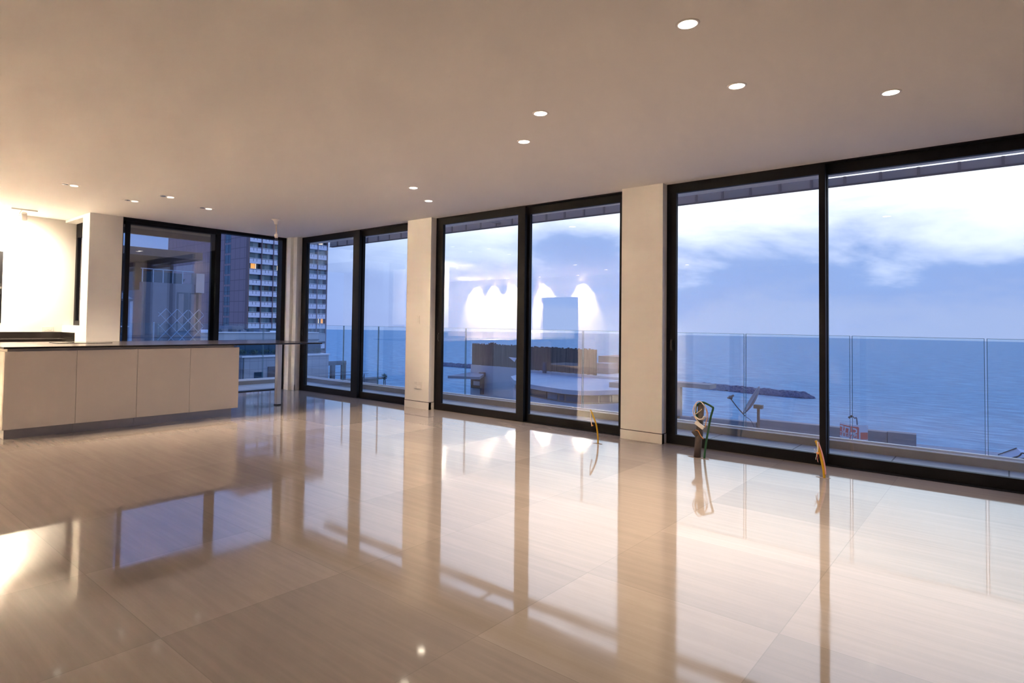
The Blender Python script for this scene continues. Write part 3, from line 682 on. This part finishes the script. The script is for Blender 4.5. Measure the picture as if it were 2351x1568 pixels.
MB().box(TX - 1.4, TX - .2, TY0, TY1, -29.5, -10.6).build('base_wall', 'render_grey', tw)
for y in (106.7, 110.1, 113.3): MB().box(TX - .9, TX - .3, y - .3, y + .3, -10.6, -8.4).build('column', 'dark_concrete', tw)
for y0, y1, k, mtl in ((88.3, 89.6, -1, 'lit_orange'), (89.7, 89.95, -1, 'lit_cream'), (96.6, 98.0, -1, 'lit_cream'), (97.0, 97.7, -2, 'lit_orange'), (97.9, 98.3, -4, 'lit_cream'),
                       (111.2, 111.5, -6, 'lit_cream'), (112.2, 113.0, -6, 'lit_orange'), (110.8, 112.3, 2, 'lit_cream')):
    z0 = BASE + PIT * k - 1.5
    MB().box(TX - .9, TX - .86, y0, y1, z0 + .05, z0 + 1.45).build('lit_window', mtl, tw)
for k in range(-7, 3):                      # column of windows in the blank side
    zb = 17.93 + PIT * k; zt = zb + 2.45
    w = MB(); w.box(-170.3, -167.1, TY0 - .02, TY0 + .3, zb, zt); w_ = w.build('window', 'tower_pane', tw)
    fr = MB(); fr.box(-168.3, -168.15, TY0 - .06, TY0 - .02, zb, zt); fr.box(-170.3, -170.2, TY0 - .06, TY0 - .02, zb, zt)
    if k in (-6, -5, -4, -3, 2): fr.box(-170.3, -167.1, TY0 - .06, TY0 - .02, zb + .85, zb + .95)
    fr.build('window_frame', 'dark_concrete', w_)
MB().box(-171.0, -170.85, TY0 - .05, TY0 + .05, -20, 47).build('wall_joint', 'tower_fin', tw)

# ------------------------------------------------------------------ long white podium building below the tower
pb = thing('podium_building', 'long low pale building with a flat parapet in front of the tower', 'building', (-90, 48, -29.5))
MB().box(-110, -85, 36, 60, -29.5, -.5).build('body', 'render_white', pb)
MB().box(-110, -84.8, 36, 60, -.5, -.38).build('coping', 'coping', pb)
MB().box(-85, -84.7, 45.4, 60, -1.72, -1.52).build('ledge', 'roof_dark', pb)
MB().box(-85, -84.9, 36, 60, -4.6, -2.55).build('glazing', 'dark_glaze', pb)
MB().box(-92, -88, 46.4, 48.3, -.4, .5).build('roof_hut', 'dish', pb)
rr = random.Random(2)
for i in range(7):
    y = 43.2 + i * 1.45; MB().box(-89, -88 + rr.random(), y, y + rr.uniform(.5, 1.2), -.4, rr.uniform(-.15, .15)).build('roof_unit', 'dish' if i % 2 else 'roof_dark', pb)
tb = thing('tiled_building', 'nearer pale tiled building with plants along its roof edge', 'building', (-40, 22, -29.5))
MB().box(-46, -38, 20.8, 27.8, -29.5, -1.18).build('body', 'tile_wall', tb)
MB().box(-46.1, -37.9, 20.75, 27.85, -1.18, -1.08).build('coping', 'coping', tb)
MB().box(-46, -40, 17.3, 20.8, -29.5, -1.5).build('wing', 'tile_wall', tb)
MB().box(-38.02, -37.95, 21.72, 22.35, -2.75, -2.2).build('window', 'dark_glaze', tb)
MB().box(-38.02, -37.95, 22.72, 24.4, -2.9, -1.86).build('shutter', 'brown', tb)
MB().box(-38.06, -37.96, 20.86, 20.94, -2.9, -1.2).build('downpipe', 'roof_dark', tb)
def bush(c, sx, sy, sz, n, rnd, m):
    for _ in range(n):
        a, b = rnd.uniform(0, 2 * pi), rnd.uniform(-1, 1); r = rnd.random() ** .4; q = (1 - b * b) ** .5
        p = Vector((c[0] + sx * r * q * cos(a), c[1] + sy * r * q * sin(a), c[2] + sz * r * b)); s = .05 + .05 * rnd.random()
        d1 = Vector((rnd.uniform(-1, 1), rnd.uniform(-1, 1), rnd.uniform(-.4, 1))).normalized(); d2 = d1.cross(Vector((rnd.random(), rnd.random(), rnd.random() + .1))).normalized()
        m.add([p - d2 * s * .6, p + d1 * s * 2, p + d2 * s * .6, p - d1 * s * .4], [(0, 1, 2, 3)])
rnd = random.Random(11)
for i in range(8):
    m = MB(); bush((-38.4, 21.0 + i * .86, -.86), .26, .34, .13 + .05 * rnd.random(), 130, rnd, m)
    tag(m.build('planter_shrub', 'plant'), 'low dark shrub on the tiled building roof edge below the worktop', 'shrub', 'shrubs along the tiled roof edge')

# ------------------------------------------------------------------ terrace house behind the closed kitchen-side panel
th = thing('terrace_house', 'dim terraced house with wide eaves seen through the kitchen-side window', 'house', (-40, 14, -29.5))
MB().box(-48, -36, 13.6, 17.0, -29.5, 2.94).build('lower_wall', 'house_wall', th)
MB().box(-36.4, -36, 13.6, 16.7, 2.94, 3.38).build('terrace_parapet', 'house_wall', th)
MB().box(-48, -40.5, 12.0, 17.2, 2.94, 4.85).build('penthouse', 'brown', th)
ev = MB(); ev.prism([(-48, 10.5), (-37.2, 10.9), (-35.8, 12.2), (-35.8, 16.9), (-48, 17.2)], 4.85, 5.28)
ev.build('eave', 'eave', th)
for y in (13.75, 14.3, 14.85, 15.4): MB().box(-36.3, -36.26, y, y + .5, 3.38, 4.0).build('rail_panel', 'dark_glaze', th)
MB().bar((-36.28, 13.6, 4.15), (-36.28, 16.6, 4.15), .05).build('handrail', 'lattice', th)
for y in (13.7, 14.28, 14.83, 15.38, 15.95): MB().bar((-36.28, y, 3.36), (-36.28, y, 4.15), .05).build('rail_post', 'lattice', th)
MB().box(-36.6, -35.9, 16.6, 17.1, 2.9, 4.05).build('white_block', 'render_white', th)
for y0, y1 in ((15.55, 16.2), (16.28, 16.8)):
    w_ = MB().box(-36.02, -35.96, y0, y1, .6, 2.88).build('window', 'dark_glaze', th)
    MB().box(-35.96, -35.94, y0 + .06, y0 + .36, .65, 2.8).build('curtain', 'dish', w_)
MB().box(-48, -41.5, 9.0, 13.2, -29.5, 4.1).build('side_wing', 'dark_concrete', th)
for i in range(6):
    m = MB(); bush((-36.75, 14.0 + i * .42, 3.62), .1, .10, .13, 70, rnd, m)
    tag(m.build('terrace_shrub', 'plant'), 'tiny dark potted shrub behind the terrace house railing', 'shrub', 'shrubs on the house terrace')
sr = thing('sunroom', 'glazed sunroom with a sloping dark roof left of the terrace house', 'sunroom', (-31, 9.8, -29.5))
MB().box(-36, -28.2, 7.6, 10.15, -29.5, .1).build('base', 'render_grey', sr)
MB().box(-36, -28.2, 7.6, 10.12, .1, 2.1).build('glazing', 'dark_glaze', sr)
MB().add([(-28, 7.5, 2.1), (-28, 10.22, 2.14), (-33, 10.9, 2.95), (-33, 7.5, 3.1), (-28, 7.5, 2.0), (-28, 10.22, 2.04), (-33, 10.9, 2.85), (-33, 7.5, 3.0)],
         [(0, 1, 2, 3), (7, 6, 5, 4), (4, 5, 1, 0), (5, 6, 2, 1), (6, 7, 3, 2), (7, 4, 0, 3)]).build('roof', 'roof_dark', sr)
for y in (8.3, 9.1, 10.18): MB().box(-28.2, -28.05, y - .06, y + .06, -.5, 2.08).build('post', 'lattice', sr)
MB().box(-45, -38.9, 20.9, 27.7, -1.08, -.27).build('roof_glazing', 'dark_glaze', tb)
for z in (.95, .25): MB().box(-28.2, -28.06, 7.6, 10.15, z - .03, z + .03).build('rail', 'lattice', sr)
la = thing('garden_lattice', 'diagonal blue-grey lattice screen before the terrace house', 'lattice', (-30, 13.3, -.4))
for i in range(-2, 6):                       # two families of slats meeting in a zigzag top edge
    pk = 12.46 + .53 * i
    for sgn in (1, -1):
        pts = [(pk + sgn * .95 * (1.80 - z), z) for z in (1.80 - .02 * (i % 3), -.38)]
        (ya, za), (yb, zb) = pts; t0, t1 = 0.0, 1.0
        for lim, sg in ((12.1, 1), (14.3, -1)):
            pa, pb_ = sg * (ya - lim), sg * (yb - lim)
            if pa < 0 and pb_ < 0: t0, t1 = 1, 0
            elif pa < 0: t0 = max(t0, pa / (pa - pb_))
            elif pb_ < 0: t1 = min(t1, pa / (pa - pb_))
        if t1 - t0 > .06:
            MB().bar((-30 - .02 * (sgn > 0), ya + (yb - ya) * t0, za + (zb - za) * t0), (-30 - .02 * (sgn > 0), ya + (yb - ya) * t1, za + (zb - za) * t1), .04, .02).build('lattice_bar', 'lattice', la)
MB().bar((-30, 11.9, -.4), (-30, 11.9, 1.15), .06).build('post', 'lattice', la)
MB().box(-30.3, -29.8, 11.6, 14.5, -29.5, -.4).build('base_wall', 'render_grey', la)

# ------------------------------------------------------------------ rooftop building seen through the middle window
rb = thing('rooftop_building', 'white rooftop building with curved lower roof below the reed fences', 'building', (-27, 40, -29.5))
A0, A1, B0, B1 = (-34.45, 40.19), (-29.2, 40.07), (-27.79, 39.37), (-21.67, 38.79)
m = MB(); m.prism([(-34.5, 40.1), (-28.6, 39.98), (-28.3, 48), (-34.5, 48)], -29.5, -2.2)
m.build('stair_block', 'render_white', rb)
m = MB(); m.prism([(-28.6, 39.4), (-27.8, 39.25), (-21.5, 38.65), (-18.3, 39.0), (-21.2, 46), (-28.3, 46)], -29.5, -2.22); m.build('roof_block', 'render_white', rb)
edge = [(-26.5, 35.2), (-24.6, 33.0), (-22.73, 31.63), (-20.65, 30.78), (-19.2, 30.42), (-18.09, 30.48), (-17.43, 31.27), (-16.73, 32.8), (-16.8, 35.2), (-17.6, 38.4)]
MB().prism(edge + [(-21.5, 38.8), (-28.0, 39.5)], -2.66, -2.40).build('curved_roof', 'render_white', rb)
inner = [(x + (-21 - x) * .02, y + .35) for x, y in edge]
MB().prism(inner + [(-21.5, 38.7), (-28.0, 39.3)], -3.2, -2.66).build('window_band', ['tan'], rb)
def along(a, b, u): return (a[0] + (b[0] - a[0]) * u, a[1] + (b[1] - a[1]) * u)
for i, (u0, u1, mt) in enumerate(((.02, .98, 'dark_glaze'),)):
    a, b = inner[2], inner[3]; MB().slab(along(a, b, u1), along(a, b, u0), .05, -3.12, -2.72).build('window', mt, rb)
for j, u0, u1, mt in ((3, .05, .6, 'render_grey'), (3, .75, .98, 'dish'), (4, .1, .9, 'dish'), (5, .05, .95, 'brown'), (6, .05, .45, 'brown'), (6, .55, .95, 'brown'), (7, .05, .5, 'dish')):
    a, b = inner[j], inner[j + 1]; MB().slab(along(a, b, u1), along(a, b, u0), .05, -3.1, -2.74).build('window', mt, rb)
MB().prism([(x + (-21 - x) * .015, y + .2) for x, y in edge] + [(-21.5, 38.7), (-28.0, 39.3)], -29.5, -3.2).build('lower_wall', 'render_white', rb)
MB().prism([(-33.2, 35.8), (-30.9, 37.0), (-33.0, 40.2), (-34.6, 40.2)], -3.05, -2.85).build('canopy', 'render_grey', rb)
MB().box(-34.3, -33.2, 39.92, 40.1, -4.15, -3.35).build('opening', 'dark_door', rb)
MB().box(-34.0, -33.3, 39.88, 39.92, -3.9, -3.55).build('pale_pane', 'lattice', rb)  # pale blue-grey pane set in the opening
MB().box(-33.1, -32.85, 39.7, 39.95, -4.6, -3.1).build('downpipe', 'brown', rb)
MB().box(-33.18, -32.75, 39.62, 40.0, -3.1, -2.75).build('hopper', 'brown', rb)
MB().bar((-25.9, 38.6, -2.3), (-25.9, 38.6, -1.5), .22).build('vent_pipe', 'dark_concrete', rb)
MB().box(-23.4, -20.6, 42.2, 45, -2.25, -1.0).build('roof_hut', 'tan', rb)
MB().box(-22.9, -21.7, 40.6, 42.1, -2.25, -1.45).build('roof_store', 'render_grey', rb)
MB().prism([(-17.9, 33.6), (-16.9, 33.7), (-17.0, 35.6), (-17.9, 36)], -2.4, -2.1).build('roof_upstand', 'tan', rb)
def reed(name, label, a, b, seed):
    rn = random.Random(seed); t = thing(name, label, 'fence', (a[0], a[1], -2.2)); m = MB(); n = 46; d = (Vector(b) - Vector(a)) / n
    for i in range(n):
        p = Vector(a) + d * i; q = p + d; zt = -.39 + rn.uniform(-.05, .06) + (.12 if .33 < i / n < .5 and seed == 1 else 0)
        m.slab(tuple(p), tuple(q), .08, -2.19 + rn.uniform(-.02, .02), zt)
    m.build('reed_panel', 'reed', t)
    for u in (0.02, .5, .98):
        p = Vector(a) + (Vector(b) - Vector(a)) * u; MB().bar((p.x, p.y + .12, -2.2), (p.x, p.y + .12, -.42), .06).build('post', 'dish', t)
    return t
r1 = reed('reed_fence', 'dark reed fence with a torn hole, left one on the white rooftop', A0, A1, 1)
MB().add([(-30.35, 39.97, -1.35), (-29.5, 39.96, -1.38), (-29.72, 39.95, -1.72), (-29.98, 39.95, -1.55)], [(3, 2, 1, 0)]).add([(-30.35, 39.99, -1.35), (-29.5, 39.98, -1.38), (-29.72, 39.97, -1.72), (-29.98, 39.97, -1.55)], [(0, 1, 2, 3)]).build('torn_flap', 'coping', r1)
MB().slab((-34.62, 40.9), (-34.45, 40.19), .08, -2.19, -.37).build('return_panel', 'dark_concrete', r1)
reed('reed_fence', 'wider brown reed fence on the rooftop, right of the mullion', B0, B1, 4)

# ------------------------------------------------------------------ small things between the buildings and the sea
po = thing('concrete_portal', 'dark concrete portal frame standing right of the tower base', 'frame', (-105, 79, -10.7))
MB().box(-106, -105, 76.5, 81.4, -7.68, -6.85).build('beam', 'dark_concrete', po)
for y in (78.2, 81.0): MB().box(-105.9, -105.1, y - .42, y + .42, -10.9, -7.68).build('post', 'dark_concrete', po)
for z in (-9.3, -9.9): MB().bar((-105.5, 76.6, z), (-105.5, 88, z), .06).build('rail', 'dark_concrete', po)
MB().box(-107, -104, 76, 92, -11.2, -10.9).build('deck', 'dark_concrete', po)
MB().box(-106.5, -104.5, 77, 90, -29.5, -11.2).build('deck_base', 'render_grey', po)
wb = MB().box(-112, -105.2, 66, 76.5, -29.5, -6.75).build('pavilion_wall', 'render_grey'); tag(wb, 'plain grey-blue pavilion block under the tower, left of the portal', 'building')
def lamp(label, x, y, z):
    t = thing('street_lamp', label, 'street lamp', (x, y, -29.5), 'street lamps along the shore')
    MB().tube(bez([(x, y, -29.5), (x, y, z - 1.2), (x, y - .25, z - .35), (x, y - .7, z)], 5), .07, 8).build('pole', 'dark_concrete', t)
    MB().bar((x, y - .7, z), (x, y - 1.5, z - .05), .28, .14).build('lamp_head', 'dark_concrete', t)
lamp('curved street lamp just right of the first window mullion', -90, 74.05, -8.75)
lamp('curved street lamp before the narrow pillar', -90, 79.3, -9.3)
pg = thing('concrete_pergola', 'bare concrete beam on a post outside the nearest window, left side', 'pergola', (-9.5, 24, -2.6))
MB().box(-11.5, -8.5, 23.9, 24.6, -1.09, -.92).build('beam', 'concrete', pg)
MB().box(-9.85, -9.68, 24.0, 24.2, -2.9, -1.09).build('post', 'concrete', pg)
MB().box(-11.4, -9.1, 24.0, 24.3, -2.9, -2.25).build('low_wall', 'render_grey', pg)
rf = thing('flat_roof', 'rough flat neighbouring roof with a low broken parapet below the railing', 'roof', (-5, 24, -29.5))
MB().prism([(-13, 26.0), (-2.0, 26.2), (-.6, 26.3), (1.6, 26.4), (1.6, 12), (-13, 12)], -29.5, -2.6).build('slab', 'render_grey', rf)
MB().slab((-6.7, 23.6), (-2.9, 23.85), .35, -2.6, -2.0).build('parapet', 'concrete', rf)
MB().slab((-2.88, 23.8), (-2.15, 23.86), .4, -2.45, -1.98).build('parapet_end', 'concrete', rf)
MB().slab((-9.0, 23.4), (-6.75, 23.55), .3, -2.6, -2.12).build('low_parapet', 'concrete', rf)
MB().box(-3.2, -2.95, 23.2, 23.7, -2.6, -2.3).build('rubble', 'concrete', rf)
MB().bar((-3.1, 23.0, -2.5), (-2.5, 23.1, -2.58), .12).build('rubble', 'concrete', rf)
ds = thing('satellite_dish', 'grey satellite dish on a rusted mast turned left, on the flat roof', 'satellite dish', (-6.25, 22.1, -2.6))
d = MB(); ax = Vector((-.80, -.28, .45)).normalized(); c = Vector((-6.36, 22, -1.2)); prof = [(r, .35 * r * r) for r in (.02, .15, .3, .42, .5, .55)]; prof += [(.55, .35 * .3025 - .015)] + [(r, .35 * r * r - .02) for r in (.5, .42, .3, .15, .02)]
d.lathe(prof, c, 32, axis=tuple(ax)); d.build('reflector', 'dish', ds)
MB().tube([(-6.63, 21.95, -1.70), (-6.85, 21.85, -1.42), (-7.05, 21.8, -1.14)], .018).build('feed_arm', 'rust', ds)
fe = MB(); fe.lathe([(.05, -.05), (.06, 0), (.045, .08)], (-7.07, 21.8, -1.10), 12, axis=(.8, .2, -.3)); fe.bar((-7.15, 21.8, -1.13), (-6.95, 21.8, -1.02), .06); fe.build('feed_horn', 'rust', ds)
MB().tube([(-6.25, 22.1, -2.6), (-6.25, 22.1, -1.35)], .045).build('mast', 'rust', ds)
MB().box(-6.38, -6.12, 22.0, 22.2, -1.42, -1.3).build('mount', 'rust', ds)
MB().tube(bez([(-6.62, 21.97, -1.72), (-6.45, 22, -1.85), (-6.3, 22.05, -2.2), (-6.1, 22.1, -2.55)]), .008).build('cable', 'dark_plastic', ds)
bn = thing('lettered_banner', 'white banner with red Hebrew lettering hung on the neighbouring roof edge', 'banner', (-2.87, 18, -1.5))
YB = 18.0
def bq(u): return -3.17 + .59 * u          # x along the banner
def bz(u, v): return (-1.065 - .035 * sin(u * pi) * .8 - .012 * u) + (v - 1) * (.36 + .0 * u)
def patch(m, pts, dy, th=.004, mi=0):
    n = len(pts); a = [(bq(u), YB + dy, bz(u, v)) for u, v in pts]; b = [(bq(u), YB + dy + th, bz(u, v)) for u, v in pts]
    m.add(a + b, [tuple(range(n)), tuple(range(2 * n - 1, n - 1, -1))] + [(i, i + n, (i + 1) % n + n, (i + 1) % n) for i in range(n)], mi)
def strip(m, u0, u1, v0, v1, dy, n=10, th=.004):
    for i in range(n):
        a, b = u0 + (u1 - u0) * i / n, u0 + (u1 - u0) * (i + 1) / n; patch(m, [(a, v0), (b, v0), (b, v1), (a, v1)], dy, th)
m = MB(); strip(m, 0, 1, -.05, 1, 0, 14, .012); m.build('sheet', 'banner_white', bn)
m = MB(); strip(m, .0, .66, .36, .87, -.004, 8); patch(m, [(.66, .36), (.69, .0), (.69, .82), (.66, .87)], -.0048); strip(m, .62, .69, .05, .40, -.0055, 2)
strip(m, .74, 1.0, .02, .50, -.0045, 5)
m.build('red_panel', 'banner_red', bn)
m = MB()
cnt = [0]
def L(a): cnt[0] += 1; patch(m, a, -.008 - .0004 * cnt[0], .0035)
L([(.01, .80), (.13, .80), (.13, .70), (.01, .70)]); L([(.10, .80), (.135, .76), (.11, .40), (.075, .40)])                                    # left letter
L([(.16, .78), (.36, .77), (.36, .68), (.16, .68)]); L([(.33, .77), (.365, .73), (.345, .38), (.305, .38)]); L([(.185, .70), (.22, .70), (.20, .46), (.165, .46)]); L([(.12, .46), (.20, .46), (.20, .38), (.12, .38)])  # tav
L([(.44, .77), (.58, .75), (.58, .66), (.44, .67)]); L([(.55, .75), (.625, .68), (.625, .46), (.55, .40), (.56, .50), (.585, .54), (.585, .62), (.55, .66)]); L([(.39, .45), (.56, .47), (.55, .37), (.39, .36)])    # kaf
m.build('white_letters', 'banner_white', bn)
m = MB(); cnt[0] = 0
for u in (.00, .045, .125, .17, .235): L([(u, .31), (u + .028, .31), (u + .022, .08), (u - .004, .08)])
L([(.04, .31), (.09, .31), (.09, .25), (.04, .25)]); L([(.235, .31), (.31, .31), (.31, .24), (.235, .24)]); L([(.27, .18), (.32, .18), (.32, .12), (.27, .12)])
L([(.34, .30), (.37, .30), (.42, -.02), (.385, -.02)]); L([(.41, .30), (.445, .30), (.37, -.02), (.335, -.02)])
L([(.49, .30), (.52, .30), (.51, .12), (.49, .12)]); L([(.50, .18), (.60, .18), (.60, .10), (.50, .10)]); L([(.57, .28), (.60, .28), (.60, .12), (.57, .12)])
m.build('red_letters', 'banner_red', bn)
for u in (.03, .97): MB().bar((bq(u), YB + .03, -2.6), (bq(u), YB + .03, bz(u, 1) - .02), .03).build('stake', 'rust', bn)
fl = thing('roof_floodlight', 'small dark floodlight on a bent arm above the banner', 'floodlight', (-2.9, 18.5, -2.6))
MB().tube(bez([(-2.88, 18.5, -2.6), (-2.88, 18.5, -1.12), (-2.93, 18.5, -1.0), (-2.99, 18.5, -.95)], 4), .016).build('arm', 'dish', fl)
MB().bar((-3.06, 18.5, -1.0), (-2.98, 18.5, -.94), .09, .05).build('lamp_head', 'dark_plastic', fl)
an = thing('antenna_pole', 'thin rusty antenna pole standing right behind the nearest window mullion', 'antenna', (-3.8, 20, -2.6))
MB().tube([(-3.8, 20, -2.6), (-3.8, 20, -1.05)], .028).build('pole', 'rust', an)
MB().tube([(-3.805, 20, -1.05), (-3.815, 20, .2)], .006).build('whip', 'rust', an)
for z in (-.75, -.55, -.86): MB().bar((-3.84, 20, z), (-3.75, 20, z + .03), .008).build('element', 'rust', an)
cp = thing('roof_hatch', 'tilted pale hatch with a black bracket at the lower right edge', 'hatch', (.15, 14, -2.6))
MB().add([(-.14, 14, -.84), (.10, 14, -.69), (.45, 14.2, -.78), (.30, 13.9, -.92), (-.14, 14.01, -.87), (.10, 14.01, -.72), (.45, 14.21, -.81), (.30, 13.91, -.95)], [(0, 3, 2, 1), (4, 5, 6, 7), (0, 1, 5, 4), (1, 2, 6, 5), (2, 3, 7, 6), (3, 0, 4, 7)]).build('panel', 'coping', cp)
MB().bar((-.14, 13.99, -.835), (.10, 13.99, -.685), .012).build('rim', 'dark_plastic', cp)
MB().tube(bez([(.0, 13.85, -.86), (.12, 13.85, -.80), (.17, 13.85, -.74), (.24, 13.85, -.80), (.14, 13.85, -.84), (.05, 13.85, -.83)], 5), .012, 8).build('bracket', 'dark_plastic', cp)
MB().bar((.3, 14.05, -2.6), (.3, 14.05, -.88), .06).build('stand', 'dish', cp)
m = MB(); bush((-60, 52.6, -5.55), .45, .45, .35, 120, rnd, m); m.tube([(-60, 52.6, -29.5), (-60, 52.6, -5.7)], .06, 6)
tag(m.build('shore_tree', 'plant'), 'small dark tree crown peeping over the curb beside the narrow pillar', 'tree')
